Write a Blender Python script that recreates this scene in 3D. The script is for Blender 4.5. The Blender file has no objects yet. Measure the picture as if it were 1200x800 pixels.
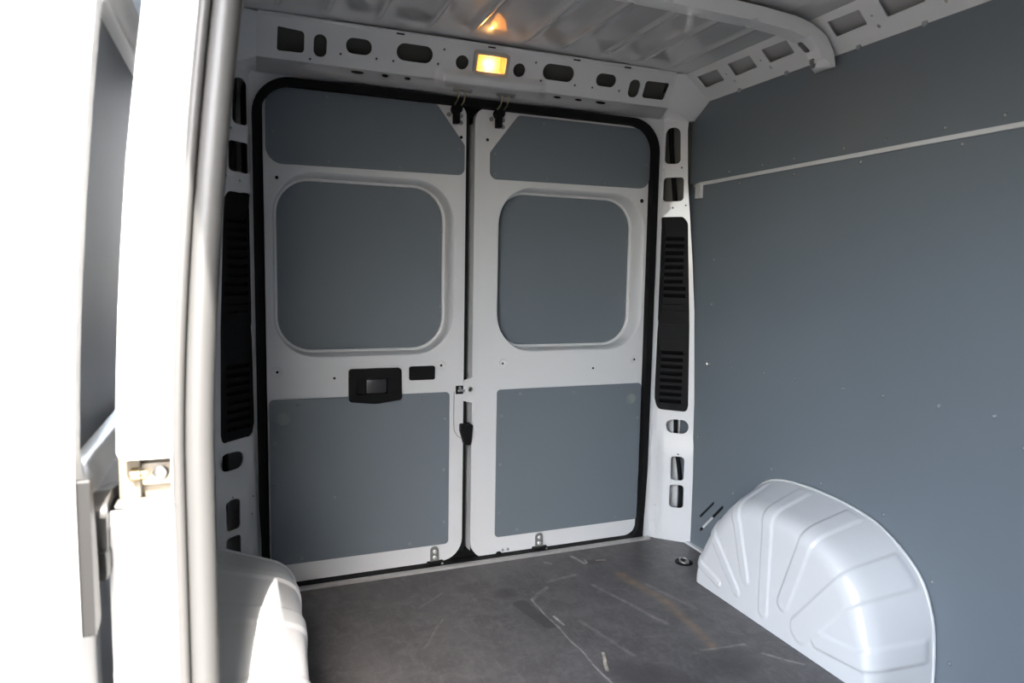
import bpy, bmesh, math, random
from mathutils import Vector, Matrix
from mathutils.geometry import delaunay_2d_cdt
random.seed(4)
C = bpy.context.scene.collection
S = bpy.context.scene
R = math.radians

# ------------------------------------------------------------------ camera
cam_data = bpy.data.cameras.new('camera')
cam = bpy.data.objects.new('camera', cam_data); C.objects.link(cam)
yaw, pitch, roll = R(21.816), R(5.58), R(1.0255)
fw = Vector((math.sin(yaw)*math.cos(pitch), math.cos(yaw)*math.cos(pitch), -math.sin(pitch)))
rt = Vector((math.cos(yaw), -math.sin(yaw), 0)); up = rt.cross(fw)
r2 = rt*math.cos(roll) + up*math.sin(roll); u2 = -rt*math.sin(roll) + up*math.cos(roll)
cam.matrix_world = Matrix(((r2.x, u2.x, -fw.x, -0.856), (r2.y, u2.y, -fw.y, -2.494), (r2.z, u2.z, -fw.z, 1.145), (0, 0, 0, 1)))
cam_data.sensor_width = 36; cam_data.lens = 24.0
cam_data.clip_start = 0.02
cam_data.dof.use_dof = True; cam_data.dof.focus_distance = 2.6; cam_data.dof.aperture_fstop = 4.0
S.camera = cam

# ------------------------------------------------------------------ light and exposure
world = bpy.data.worlds.new('sky'); S.world = world; world.use_nodes = True
wn = world.node_tree; wn.nodes.clear()
SUN_AZ, SUN_EL = R(9.6), R(49.2)          # the light travels towards +y, a little towards +x, and down
sky = wn.nodes.new('ShaderNodeTexSky'); sky.sky_type = 'NISHITA'; sky.sun_disc = False
sky.sun_elevation = SUN_EL; sky.sun_rotation = R(189.6); sky.air_density = 1.0; sky.dust_density = 3.0
bg = wn.nodes.new('ShaderNodeBackground'); bg.inputs[1].default_value = 0.85
wo = wn.nodes.new('ShaderNodeOutputWorld')
hsv = wn.nodes.new('ShaderNodeHueSaturation'); hsv.inputs['Saturation'].default_value = .7     # hazy, white balanced on the cargo bay
wn.links.new(sky.outputs[0], hsv.inputs['Color']); wn.links.new(hsv.outputs[0], bg.inputs[0]); wn.links.new(bg.outputs[0], wo.inputs[0])
sun_data = bpy.data.lights.new('sun', 'SUN'); sun_data.energy = 10.0; sun_data.angle = R(0.6); sun_data.color = (1, .95, .88)
sun = bpy.data.objects.new('sun', sun_data); C.objects.link(sun)
sd = Vector((math.sin(SUN_AZ)*math.cos(SUN_EL), math.cos(SUN_AZ)*math.cos(SUN_EL), -math.sin(SUN_EL)))
sun.rotation_euler = sd.to_track_quat('-Z', 'Y').to_euler(); sun.location = (-4, -8, 6)
S.view_settings.view_transform = 'Standard'; S.view_settings.look = 'None'
S.view_settings.gamma = 1.0; S.view_settings.use_curve_mapping = False
S.view_settings.exposure = 1.64

# ------------------------------------------------------------------ materials
def mat(name, col, rough=.4, metal=0, coat=0, spec=.5, bump=None, vary=None, emit=None):
    m = bpy.data.materials.new(name); m.use_nodes = True
    nt = m.node_tree; b = nt.nodes['Principled BSDF']
    b.inputs['Base Color'].default_value = (*col, 1); b.inputs['Roughness'].default_value = rough
    b.inputs['Metallic'].default_value = metal; b.inputs['Coat Weight'].default_value = coat
    b.inputs['Coat Roughness'].default_value = .06; b.inputs['Specular IOR Level'].default_value = spec
    if vary or bump:
        tc = nt.nodes.new('ShaderNodeTexCoord')
        n = nt.nodes.new('ShaderNodeTexNoise'); n.inputs['Scale'].default_value = (vary or bump)[0]; n.inputs['Detail'].default_value = 5
        nt.links.new(tc.outputs['Object'], n.inputs['Vector'])
    if vary:
        mx = nt.nodes.new('ShaderNodeMix'); mx.data_type = 'RGBA'
        mx.inputs[6].default_value = (*[c*(1-vary[1]) for c in col], 1); mx.inputs[7].default_value = (*[min(1, c*(1+vary[1])) for c in col], 1)
        nt.links.new(n.outputs[0], mx.inputs[0]); nt.links.new(mx.outputs[2], b.inputs['Base Color'])
    if bump:
        n2 = nt.nodes.new('ShaderNodeTexNoise'); n2.inputs['Scale'].default_value = bump[0]; n2.inputs['Detail'].default_value = 2
        nt.links.new(tc.outputs['Object'], n2.inputs['Vector'])
        bp = nt.nodes.new('ShaderNodeBump'); bp.inputs['Strength'].default_value = bump[1]; bp.inputs['Distance'].default_value = .002
        nt.links.new(n2.outputs[0], bp.inputs['Height']); nt.links.new(bp.outputs[0], b.inputs['Normal'])
    if emit:
        b.inputs['Emission Color'].default_value = (*emit[0], 1); b.inputs['Emission Strength'].default_value = emit[1]
    return m
WHITE = mat('white_paint', (.71, .71, .705), .28, coat=.5, vary=(3, .02))
ROOFW = mat('roof_paint', (.56, .56, .56), .25, coat=1.0, vary=(4, .03)); ROOFW.node_tree.nodes['Principled BSDF'].inputs['Coat IOR'].default_value = 2.1
SKIN = mat('body_paint', (.80, .80, .80), .3, coat=.5)
PANEL = mat('grey_film_plywood', (.158, .182, .204), .42, spec=.5, vary=(2.2, .05), bump=(900, .05))
PLUG = mat('plug_plastic', (.20, .24, .228), .5)
BLACK = mat('black_plastic', (.008, .008, .0085), .55, spec=.13, bump=(700, .15))
RUBBER = mat('black_rubber', (.006, .006, .0065), .7, spec=.2)
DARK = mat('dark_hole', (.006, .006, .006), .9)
STEEL = mat('bright_steel', (.62, .62, .60), .3, 1)
SCREWM = mat('screw_steel', (.40, .42, .44), .4, .4)
GALV = mat('galvanised_steel', (.36, .36, .35), .45, .7, vary=(60, .2))
BRASSY = mat('yellow_zinc_steel', (.55, .45, .25), .35, 1)
CREAM = mat('cream_metal', (.24, .20, .145), .4, vary=(20, .1))
HANDLEG = mat('grey_handle_plastic', (.018, .0175, .017), .5, spec=.3)
HEADER_SHADE = mat('header_cavity_shade', (.085, .085, .075), .7)  # dark colour stands in for the shade inside the header
PILLAR_SHADE = mat('pillar_cavity_shade', (.11, .107, .095), .6)  # darkened to give the shade inside the upper pillar cavities
ALU = mat('aluminium_strip', (.50, .49, .47), .5, .5, vary=(30, .15))
SEALW = mat('pale_seal', (.066, .065, .063), .45)
BEZEL = mat('lamp_bezel_plastic', (.50, .46, .40), .45)
REFL = mat('lamp_reflector', (.45, .27, .10), .35)
BULB = mat('lit_bulb', (1, .8, .5), .4, emit=((1, .60, .24), 42))
LENS = bpy.data.materials.new('lamp_lens'); LENS.use_nodes = True
_nt = LENS.node_tree; _nt.nodes.clear()
_o = _nt.nodes.new('ShaderNodeOutputMaterial'); _mx = _nt.nodes.new('ShaderNodeMixShader'); _mx.inputs[0].default_value = .22
_t = _nt.nodes.new('ShaderNodeBsdfTransparent'); _t.inputs[0].default_value = (1, .94, .82, 1)
_g = _nt.nodes.new('ShaderNodeBsdfTranslucent'); _g.inputs[0].default_value = (.9, .8, .6, 1)
_nt.links.new(_t.outputs[0], _mx.inputs[1]); _nt.links.new(_g.outputs[0], _mx.inputs[2]); _nt.links.new(_mx.outputs[0], _o.inputs[0])
GROUND = mat('weathered_asphalt', (.045, .039, .030), .85, vary=(3, .15))

def floor_material():
    m = bpy.data.materials.new('worn_floor_plywood'); m.use_nodes = True
    nt = m.node_tree; N = nt.nodes; L = nt.links; b = N['Principled BSDF']
    tc = N.new('ShaderNodeTexCoord')
    def math_(op, a, c=None, clamp=False):
        n = N.new('ShaderNodeMath'); n.operation = op; n.use_clamp = clamp
        for i, v in enumerate((a, c)):
            if v is None: continue
            if isinstance(v, (int, float)): n.inputs[i].default_value = v
            else: L.new(v, n.inputs[i])
        return n.outputs[0]
    def vmath(op, a, c=None):
        n = N.new('ShaderNodeVectorMath'); n.operation = op
        for i, v in enumerate((a, c)):
            if v is None: continue
            if isinstance(v, tuple): n.inputs[i].default_value = v
            else: L.new(v, n.inputs[i])
        return n
    def noise(scale, detail=6, rough=.6, vec=None, dist=0):
        n = N.new('ShaderNodeTexNoise'); n.inputs['Scale'].default_value = scale; n.inputs['Detail'].default_value = detail
        n.inputs['Roughness'].default_value = rough; n.inputs['Distortion'].default_value = dist
        L.new(vec if vec else tc.outputs['Object'], n.inputs['Vector']); return n.outputs[0]
    def ramp(x, a, c):
        n = N.new('ShaderNodeMapRange'); n.inputs[1].default_value = a; n.inputs[2].default_value = c; L.new(x, n.inputs[0]); return n.outputs[0]
    def mix(f, a, c):
        n = N.new('ShaderNodeMix'); n.data_type = 'RGBA'
        if isinstance(f, float): n.inputs[0].default_value = f
        else: L.new(f, n.inputs[0])
        for i, v in ((6, a), (7, c)):
            if isinstance(v, tuple): n.inputs[i].default_value = (*v, 1)
            else: L.new(v, n.inputs[i])
        return n.outputs[2]
    wob = N.new('ShaderNodeTexNoise'); wob.inputs['Scale'].default_value = 9; L.new(tc.outputs['Object'], wob.inputs['Vector'])
    off = vmath('MULTIPLY', vmath('SUBTRACT', wob.outputs['Color'], (.5, .5, .5)).outputs[0], (.018, .018, 0))
    P = vmath('ADD', tc.outputs['Object'], off.outputs[0]).outputs[0]
    P = vmath('MULTIPLY', P, (1, 1, 0)).outputs[0]
    def seg(ax, ay, bx, by, w, soft):
        d = Vector((bx-ax, by-ay)); l = d.length; d /= l
        pa = vmath('SUBTRACT', P, (ax, ay, 0)).outputs[0]
        h = vmath('DOT_PRODUCT', pa, (d.x, d.y, 0)).outputs['Value']
        h = math_('MINIMUM', math_('MAXIMUM', h, 0.0), l)
        sc = N.new('ShaderNodeVectorMath'); sc.operation = 'SCALE'; sc.inputs[0].default_value = (d.x, d.y, 0); L.new(h, sc.inputs['Scale'])
        dist = vmath('LENGTH', vmath('SUBTRACT', pa, sc.outputs[0]).outputs[0]).outputs['Value']
        n = N.new('ShaderNodeMapRange'); n.inputs[1].default_value = w+soft; n.inputs[2].default_value = w; L.new(dist, n.inputs[0]); return n.outputs[0]
    col = mix(ramp(noise(5, 8, .65), .3, .7), (.070, .066, .066), (.122, .116, .114))
    col = mix(math_('MULTIPLY', ramp(noise(17, 7, .7, None, .8), .46, .70), .6), col, (.180, .170, .166))
    col = mix(math_('MULTIPLY', ramp(noise(2.3, 4, .6), .52, .75), .5), col, (.082, .076, .075))
    fine = noise(55, 5, .7)
    col = mix(math_('MULTIPLY', ramp(fine, .50, .72), .4), col, (.21, .198, .192))
    rot = N.new('ShaderNodeMapping'); rot.inputs['Rotation'].default_value = (0, 0, R(32)); rot.inputs['Scale'].default_value = (70, 9, 1); L.new(tc.outputs['Object'], rot.inputs['Vector'])
    col = mix(math_('MULTIPLY', ramp(noise(1.0, 4, .6, rot.outputs[0], 1.6), .57, .72), .26), col, (.24, .22, .21))
    rot2 = N.new('ShaderNodeMapping'); rot2.inputs['Rotation'].default_value = (0, 0, R(-48)); rot2.inputs['Scale'].default_value = (85, 12, 1); L.new(tc.outputs['Object'], rot2.inputs['Vector'])
    col = mix(math_('MULTIPLY', ramp(noise(1.0, 4, .6, rot2.outputs[0], 1.6), .58, .72), .26), col, (.24, .22, .21))
    brk = math_('ADD', math_('MULTIPLY', ramp(noise(28, 6, .75), .36, .66), .8), .2)
    for s in STAINS: col = mix(math_('MULTIPLY', seg(*s[:4], s[4], s[5]), s[6]), col, s[7])
    for s in SCRATCHES: col = mix(math_('MULTIPLY', math_('MULTIPLY', seg(*s[:4], s[4], s[5]), s[6]), brk), col, s[7])
    L.new(col, b.inputs['Base Color'])
    b.inputs['Specular IOR Level'].default_value = .4
    L.new(math_('ADD', math_('MULTIPLY', fine, .35), .28), b.inputs['Roughness'])
    bp = N.new('ShaderNodeBump'); bp.inputs['Strength'].default_value = .12; bp.inputs['Distance'].default_value = .002
    L.new(fine, bp.inputs['Height']); L.new(bp.outputs[0], b.inputs['Normal'])
    return m
LIGHTW, TAN, DK = (.42, .40, .37), (.24, .175, .11), (.045, .042, .043)
STAINS = [(.040, -.39, .072, -.55, .024, .006, .65, DK), (.02, -.29, .0, -.30, .018, .03, .6, DK), (-.10, -.215, -.04, -.20, .02, .03, .4, DK),
          (.18, -.88, .30, -.99, .03, .05, .6, DK), (.47, -.955, .52, -.93, .04, .05, .5, DK), (.43, -.16, .47, -.155, .012, .02, .6, DK), (-.5, -.1, -.2, -.1, .04, .08, .3, DK)]
SCRATCHES = [(.085, -.368, .103, -.906, .0018, .003, .9, LIGHTW), (.112, -.507, .116, -.568, .0035, .003, 1.0, (.6, .57, .52)), (.156, -.762, .123, -.846, .0035, .003, 1.0, (.66, .60, .48)),
             (.489, -.29, .530, -.547, .008, .024, .95, TAN), (.530, -.547, .50, -.84, .006, .024, .85, TAN), (.349, -.341, .442, -.674, .0018, .010, .45, LIGHTW), (.181, -.562, .235, -.80, .0018, .010, .35, LIGHTW),
             (.389, -.084, .408, -.161, .004, .006, .9, LIGHTW), (.425, -.13, .42, -.16, .003, .004, .8, LIGHTW), (.47, -.15, .50, -.16, .004, .004, .8, (.5, .42, .32)), (.62, -.93, .69, -1.02, .003, .006, .6, LIGHTW),
             (.09, -.37, .18, -.30, .002, .010, .45, LIGHTW), (.20, -.26, .33, -.24, .002, .012, .4, LIGHTW), (-.3, -.3, -.2, -.22, .0015, .005, .3, LIGHTW), (-.35, -.55, -.25, -.40, .0015, .005, .3, LIGHTW),
             (.26, -.10, .28, -.12, .003, .004, .7, LIGHTW), (.54, -.40, .60, -.62, .002, .014, .35, LIGHTW), (.45, -.85, .60, -.87, .0018, .006, .5, LIGHTW)]
FLOOR = floor_material()

# ------------------------------------------------------------------ helpers
def link(name, bm, m, parent=None, smooth=None):
    bmesh.ops.recalc_face_normals(bm, faces=bm.faces)
    me = bpy.data.meshes.new(name); bm.to_mesh(me); bm.free()
    for x in (m if isinstance(m, (list, tuple)) else [m]): me.materials.append(x)
    if smooth is not None:
        for p in me.polygons: p.use_smooth = True
        me.set_sharp_from_angle(angle=R(smooth))
    o = bpy.data.objects.new(name, me); C.objects.link(o)
    if parent: o.parent = parent
    return o
def tag(o, label=None, cat=None, group=None, kind=None):
    for k, v in (('label', label), ('category', cat), ('group', group), ('kind', kind)):
        if v: o[k] = v
    return o
def empty(name): o = bpy.data.objects.new(name, None); C.objects.link(o); o.empty_display_size = .05; return o
def rpoly(pts, n=6):
    out = []; k = len(pts)
    for i in range(k):
        p = Vector(pts[i][:2]); r = pts[i][2] if len(pts[i]) > 2 else 0
        a = Vector(pts[i-1][:2])-p; b = Vector(pts[(i+1) % k][:2])-p
        if r <= 0: out.append(tuple(p)); continue
        la, lb = a.length, b.length; a /= la; b /= lb
        ang = a.angle(b); d = min(r/math.tan(ang/2), la*.48, lb*.48); rr = d*math.tan(ang/2)
        c = p+(a+b).normalized()*(rr/math.sin(ang/2)); s = p+a*d-c; e = p+b*d-c
        a0 = math.atan2(s.y, s.x); da = math.atan2(e.y, e.x)-a0
        while da > math.pi: da -= 2*math.pi
        while da < -math.pi: da += 2*math.pi
        for j in range(n+1):
            t = a0+da*j/n; out.append((c.x+rr*math.cos(t), c.y+rr*math.sin(t)))
    return out
def rrect(u0, v0, u1, v1, r, n=6): return rpoly([(u0, v0, r), (u1, v0, r), (u1, v1, r), (u0, v1, r)], n)
def circ(u, v, r, n=14): return [(u+r*math.cos(2*math.pi*i/n), v+r*math.sin(2*math.pi*i/n)) for i in range(n)]
def inside(p, poly):
    x, y = p; c = False; j = len(poly)-1
    for i in range(len(poly)):
        (xi, yi), (xj, yj) = poly[i][:2], poly[j][:2]
        if (yi > y) != (yj > y) and x < (xj-xi)*(y-yi)/(yj-yi)+xi: c = not c
        j = i
    return c
def cut_up(lp, seg):
    out = []
    for a, b in zip(lp, list(lp[1:])+[lp[0]]):
        k = max(1, math.ceil(math.hypot(b[0]-a[0], b[1]-a[1])/seg))
        out += [(a[0]+(b[0]-a[0])*i/k, a[1]+(b[1]-a[1])*i/k) for i in range(k)]
    return out
def plate(bm, outer, holes, fn, t, extra=(), seg=0):
    """A sheet with real holes: OUTER and HOLES in (u, v), FN(u, v, depth) puts it in the room, T is its thickness."""
    if seg: outer = cut_up(outer, seg); holes = [cut_up(h, seg) for h in holes]
    vs, es = [], []
    for lp in [outer]+list(holes):
        i0 = len(vs); vs += [Vector(p[:2]) for p in lp]; k = len(lp)
        es += [(i0+i, i0+(i+1) % k) for i in range(k)]
    vs += [Vector(p) for p in extra if inside(p, outer) and not any(inside(p, h) for h in holes)]
    ov, oe, of, *_ = delaunay_2d_cdt(vs, es, [], 0, 1e-6)
    keep = []
    for f in of:
        c = sum((ov[i] for i in f), Vector((0, 0)))/len(f)
        if inside(c, outer) and not any(inside(c, h) for h in holes): keep.append(f)
    fr = {}; bk = {}; cnt = {}
    for f in keep:
        for i in f:
            if i not in fr: fr[i] = bm.verts.new(fn(ov[i].x, ov[i].y, 0)); bk[i] = bm.verts.new(fn(ov[i].x, ov[i].y, t))
        for a, b in zip(f, list(f[1:])+[f[0]]): cnt.setdefault((min(a, b), max(a, b)), []).append((a, b))
    for f in keep:
        bm.faces.new([fr[i] for i in f]); bm.faces.new([bk[i] for i in reversed(f)])
    for e, u in cnt.items():
        if len(u) == 1:
            a, b = u[0]; bm.faces.new((fr[b], fr[a], bk[a], bk[b]))
    return bm
def grid(u0, u1, nu, v0, v1, nv): return [(u0+(u1-u0)*i/nu, v0+(v1-v0)*j/nv) for i in range(nu+1) for j in range(nv+1)]
def box(bm, lo, hi, bev=0, M=None):
    lo = Vector(lo); hi = Vector(hi); g = bmesh.ops.create_cube(bm, size=1)['verts']
    for v in g: v.co = Vector([(lo[i]+hi[i])/2+v.co[i]*(hi[i]-lo[i]) for i in range(3)])
    if bev:
        es = list({e for v in g for e in v.link_edges})
        r = bmesh.ops.bevel(bm, geom=es, offset=bev, segments=2, affect='EDGES', profile=.6)
        g = list({v for f in r['faces'] for v in f.verts} | {v for v in g if v.is_valid})
    if M: bmesh.ops.transform(bm, matrix=M, verts=g)
    return bm
def tube(bm, pts, r, n=10, caps=True):
    pts = [Vector(p) for p in pts]; rings = []
    rs = r if isinstance(r, (list, tuple)) else [r]*len(pts)
    ref = None
    for i, p in enumerate(pts):
        d = (pts[min(i+1, len(pts)-1)]-pts[max(i-1, 0)]).normalized()
        if ref is None: ref = Vector((0, 0, 1)) if abs(d.z) < .9 else Vector((1, 0, 0))
        a = (ref-d*ref.dot(d)).normalized(); ref = a; b = d.cross(a)
        rings.append([bm.verts.new(p+(a*math.cos(2*math.pi*k/n)+b*math.sin(2*math.pi*k/n))*rs[i]) for k in range(n)])
    for A, B in zip(rings, rings[1:]):
        for k in range(n): bm.faces.new((A[k], A[(k+1) % n], B[(k+1) % n], B[k]))
    if caps: bm.faces.new(rings[0][::-1]); bm.faces.new(rings[-1])
    return bm
def disc(bm, c, nrm, prof, n=14):
    """Turned shape about the axis NRM through C; PROF is (radius, height) pairs."""
    nrm = Vector(nrm).normalized(); c = Vector(c)
    a = nrm.orthogonal().normalized(); b = nrm.cross(a); rings = []
    for r, h in prof:
        if r < 1e-6: rings.append([bm.verts.new(c+nrm*h)])
        else: rings.append([bm.verts.new(c+nrm*h+(a*math.cos(2*math.pi*k/n)+b*math.sin(2*math.pi*k/n))*r) for k in range(n)])
    for A, B in zip(rings, rings[1:]):
        for k in range(n):
            A0, A1, B0, B1 = A[k % len(A)], A[(k+1) % len(A)], B[k % len(B)], B[(k+1) % len(B)]
            q = list(dict.fromkeys((A0, A1, B1, B0)))
            if len(q) > 2: bm.faces.new(q)
    return bm
def loft(bm, rows, close_u=False):
    V = [[bm.verts.new(p) for p in r] for r in rows]
    for A, B in zip(V, V[1:]):
        k = len(A)
        for i in range(k if close_u else k-1): bm.faces.new((A[i], A[(i+1) % k], B[(i+1) % k], B[i]))
    return V
def sm(x, a, b): t = max(0, min(1, (x-a)/(b-a))); return t*t*(3-2*t)
def lean(z): return .055*max(0, (z-.85)/.70)**1.6          # the body side leans in towards the roof

# one screw mesh for every screw head
def screw_mesh(name, r, m):
    bm = bmesh.new(); disc(bm, (0, 0, 0), (0, -1, 0), [(r, -.001), (r, .0012), (r*.72, .0022), (r*.62, .0012), (r*.42, .0012), (r*.36, .0026), (0, .0028)], 12)
    bmesh.ops.recalc_face_normals(bm, faces=bm.faces); me = bpy.data.meshes.new(name); bm.to_mesh(me); bm.free(); me.materials.append(m); return me
SCREW = screw_mesh('screw', .0065, SCREWM)
CUP = mat('screw_cup', (.15, .16, .17), .4, .3); CUPD = mat('screw_cup_grey', (.20, .22, .235), .4, .2)
def two_tone(name, outer, inner):
    me = SCREW.copy(); me.name = name; me.materials.clear(); me.materials.append(outer); me.materials.append(inner)
    for p in me.polygons:
        r = sum(math.hypot(me.vertices[i].co.x, me.vertices[i].co.z) for i in p.vertices)/len(p.vertices)
        p.material_index = 1 if r < .0035 or r > .0058 else 0
    return me
SCREW_WALL = two_tone('screw', CUP, SCREWM); SCREW_DOOR = two_tone('screw', CUPD, CUPD)
def screws(parent, pts, rotz=0, me=None):
    for p in pts:
        o = bpy.data.objects.new('screw', me or SCREW_DOOR); o.location = p; o.rotation_euler = (0, 0, rotz); C.objects.link(o); o.parent = parent
HOLE = bpy.data.meshes.new('hole'); _b = bmesh.new(); disc(_b, (0, 0, 0), (0, -1, 0), [(.006, -.001), (.006, .0006), (.0045, .0008), (0, .0004)], 10); _b.to_mesh(HOLE); _b.free(); HOLE.materials.append(DARK)
EMB = bpy.data.meshes.new('embossed_ring'); _b = bmesh.new(); disc(_b, (0, 0, 0), (0, -1, 0), [(.020, -.001), (.019, .0012), (.016, .0016), (.015, .0005), (0, .0005)], 20); _b.to_mesh(EMB); _b.free(); EMB.materials.append(WHITE)
for p in EMB.polygons: p.use_smooth = True
def put(mesh, name, loc, parent, rot=(0, 0, 0), sc=1):
    o = bpy.data.objects.new(name, mesh); o.location = loc; o.rotation_euler = rot; o.scale = (sc,)*3; C.objects.link(o); o.parent = parent; return o

# ------------------------------------------------------------------ ground outside
bm = bmesh.new(); bmesh.ops.create_grid(bm, x_segments=1, y_segments=1, size=40); bmesh.ops.translate(bm, vec=(0, 0, -.58), verts=bm.verts)
tag(link('ground', bm, GROUND), 'grey asphalt ground outside the open side door', 'ground', kind='structure')

# ------------------------------------------------------------------ floor
bm = bmesh.new(); box(bm, (-.936, -3.55, -.02), (.936, -.001, 0))
floor = tag(link('floor', bm, FLOOR), 'dark grey scuffed and scratched plywood cargo floor', 'floor', kind='structure')
bm = bmesh.new(); box(bm, (-1.0, -3.6, -.10), (1.0, .10, -.022)); link('underfloor', bm, SKIN, floor)
bm = bmesh.new(); plate(bm, [(-.80, -.034), (.80, -.034), (.80, -.0135), (-.80, -.0135)], [], lambda u, v, d: Vector((u, v, .010-d)), .010)
tag(link('trim_1', bm, ALU), 'dull aluminium threshold strip along the rear edge of the floor', 'strip', kind='structure')
for s in (1, -1):
    bm = bmesh.new()
    if s > 0: box(bm, (.918, -3.4, 0), (.939, -.12, .008))
    else: box(bm, (-.939, -1.3, 0), (-.918, -.12, .008))
    link('edge_strip', bm, WHITE, floor)
# ------------------------------------------------------------------ ceiling: ribbed roof skin and cross bow
RIBS = [-.73, -.58, -.42, -.25, -.10, .10, .25, .42, .58, .73]
bm = bmesh.new()
xs = sorted(set([round(-1.0+i*.05, 4) for i in range(41)]+[round(r+d, 4) for r in RIBS for d in (-.014, -.009, -.004, .004, .009, .014)]))
ys = [-3.6, -3.4, -3.2, -2.0, -1.02, -.98, -.95, -.90, -.72, -.66, -.62, -.5, -.3, -.24, -.20, -.17, -.14, -.1, .0, .11]
def roofz(x, y):
    z = 1.957+.012*(1-(x/1.0)**2)-.05*sm(abs(x), .80, 1.0)
    for r in RIBS:
        a = 1-sm(abs(x-r), .004, .0141)
        l = max(sm(y, -.70, -.64)*(1-sm(y, -.22, -.16)), sm(y, -3.3, -3.2)*(1-sm(y, -1.0, -.94)))
        z -= .007*a*l
    return z
loft(bm, [[(x, y, roofz(x, y)) for x in xs] for y in ys]); rows_top = loft(bm, [[(x, y, 2.03) for x in (-1.0, 1.0)] for y in (-3.6, .11)])
ceiling = tag(link('ceiling', bm, ROOFW, smooth=40), 'glossy white roof sheet with long pressed ribs and a cross bow', 'ceiling', kind='structure')
# roof bow: (x, z) path of its lower face, swept in y
bowp = [(-.872, 1.812), (-.868, 1.838), (-.850, 1.868), (-.81, 1.893), (-.74, 1.908), (-.6, 1.916), (-.3, 1.921), (0, 1.923), (.3, 1.921), (.6, 1.916), (.74, 1.908), (.81, 1.893), (.850, 1.868), (.868, 1.838), (.872, 1.812)]
cum = [0]
for a, b in zip(bowp, bowp[1:]): cum.append(cum[-1]+math.hypot(b[0]-a[0], b[1]-a[1]))
BL = cum[-1]
def bow(u, v, d):
    u = max(0, min(BL, u))
    for i in range(len(cum)-1):
        if u <= cum[i+1] or i == len(cum)-2: break
    k = (u-cum[i])/(cum[i+1]-cum[i]); a, b = bowp[i], bowp[i+1]
    x = a[0]+(b[0]-a[0])*k; z = a[1]+(b[1]-a[1])*k
    t = Vector((b[0]-a[0], 0, b[1]-a[1])).normalized(); n = Vector((-t.z, 0, t.x))
    e = 1-sm(abs(v), .030, .046)
    return Vector((x, -.752+v*.90, z))+n*(d+.036*(1-e))
bm = bmesh.new()
bh = []
for sgn in (0, 1):
    for (a, b, v0, v1) in ((.010, .040, .000, .026), (.062, .110, .004, .028)):
        q = rrect(a, v0, b, v1, .009)
        bh.append([(BL-p[0], p[1]) for p in q] if sgn else q)
for a in (.30, .52, .74, 1.0, 1.2): bh.append(rrect(BL-a, .014, BL-a+.024, .022, .003, 3))
out_ = [(u, -.046) for u in [BL*i/60 for i in range(61)]]+[(u, .046) for u in [BL*(60-i)/60 for i in range(61)]]
plate(bm, out_, bh, bow, .003, [(BL*i/60, v) for i in range(61) for v in (-.040, -.035, -.030, -.012, .030, .035, .040)]+[(c, v) for c in cum for v in (-.035, .035)])
roof_bow = link('roof_bow', bm, WHITE, ceiling, 35)
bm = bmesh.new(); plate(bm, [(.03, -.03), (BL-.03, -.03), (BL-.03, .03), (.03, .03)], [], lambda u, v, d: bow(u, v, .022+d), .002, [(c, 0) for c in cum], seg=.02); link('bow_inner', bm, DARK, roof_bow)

# ------------------------------------------------------------------ rear wall: header, corner pillars, seal
wall_rear = tag(empty('wall_rear'), 'white pressed steel frame with header and pillars around the rear doors', 'wall', kind='structure')
HV = Vector((0, -.4167, .909)).normalized(); HN = Vector((0, .909, .4167)).normalized()
def boss(u): return .016*sm(u, -.20, -.155)*(1-sm(u, .20, .245))
def hdr(u, v, d): return Vector((u, -.055, 1.835))+HV*v+HN*(d-boss(u)*(1-sm(v, .022, .046)))
hh = [rpoly([(-.727, .026, .008), (-.642, .027, .012), (-.642, .093, .012), (-.725, .099, .004)]), rrect(-.612, .022, -.570, .092, .020),
      rrect(-.508, .046, -.422, .096, .024), rrect(-.337, .046, -.210, .102, .027), circ(-.101, .066, .024, 18), circ(.119, .066, .024, 18),
      rrect(.213, .047, .341, .104, .027), rrect(.439, .049, .525, .096, .022), rrect(.588, .023, .636, .090, .020),
      rpoly([(.656, .027, .012), (.757, .028, .010), (.768, .094, .008), (.658, .092, .012)]), rrect(-.052, .044, .062, .104, .006)]
hh += [circ(x, v, .0042, 8) for x, v in ((-.171, .100), (-.188, .050), (.211, .040), (.355, .040), (.430, .040), (.548, .041), (-.622, .012), (-.524, .040), (-.404, .040), (-.346, .040), (.18, .10))]
bm = bmesh.new()
plate(bm, rpoly([(-.80, 0), (.80, 0), (.785, .128), (.785, .135), (-.785, .135), (-.785, .128)]), hh, hdr, .004, grid(-.22, .27, 49, .004, .040, 6)+[(-.22+.01*i, .046) for i in range(50)], seg=.02)
header = link('header', bm, WHITE, wall_rear, 35)
bm = bmesh.new(); plate(bm, [(-.78, -.01), (.78, -.01), (.78, .14), (-.78, .14)], [], lambda u, v, d: Vector((u, -.055, 1.835))+HV*v+HN*(.05+d), .003); link('inner_sheet', bm, HEADER_SHADE, header)  # sheet added behind the openings, its dark colour painting the cavity shade
bm = bmesh.new()                                            # rolled bead where header meets the roof
tube(bm, [hdr(-.785+1.57*i/20, .134, .002) for i in range(21)], .006, 8); link('roof_joint_bead', bm, WHITE, header, 60)
for x in (-.33, .0, .34, .56):
    bm = bmesh.new(); box(bm, (-.014, -.003, -.002), (.014, .003, .002), .001); o = link('clip', bm, DARK, header); o.location = hdr(x, .130, -.005)
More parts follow.
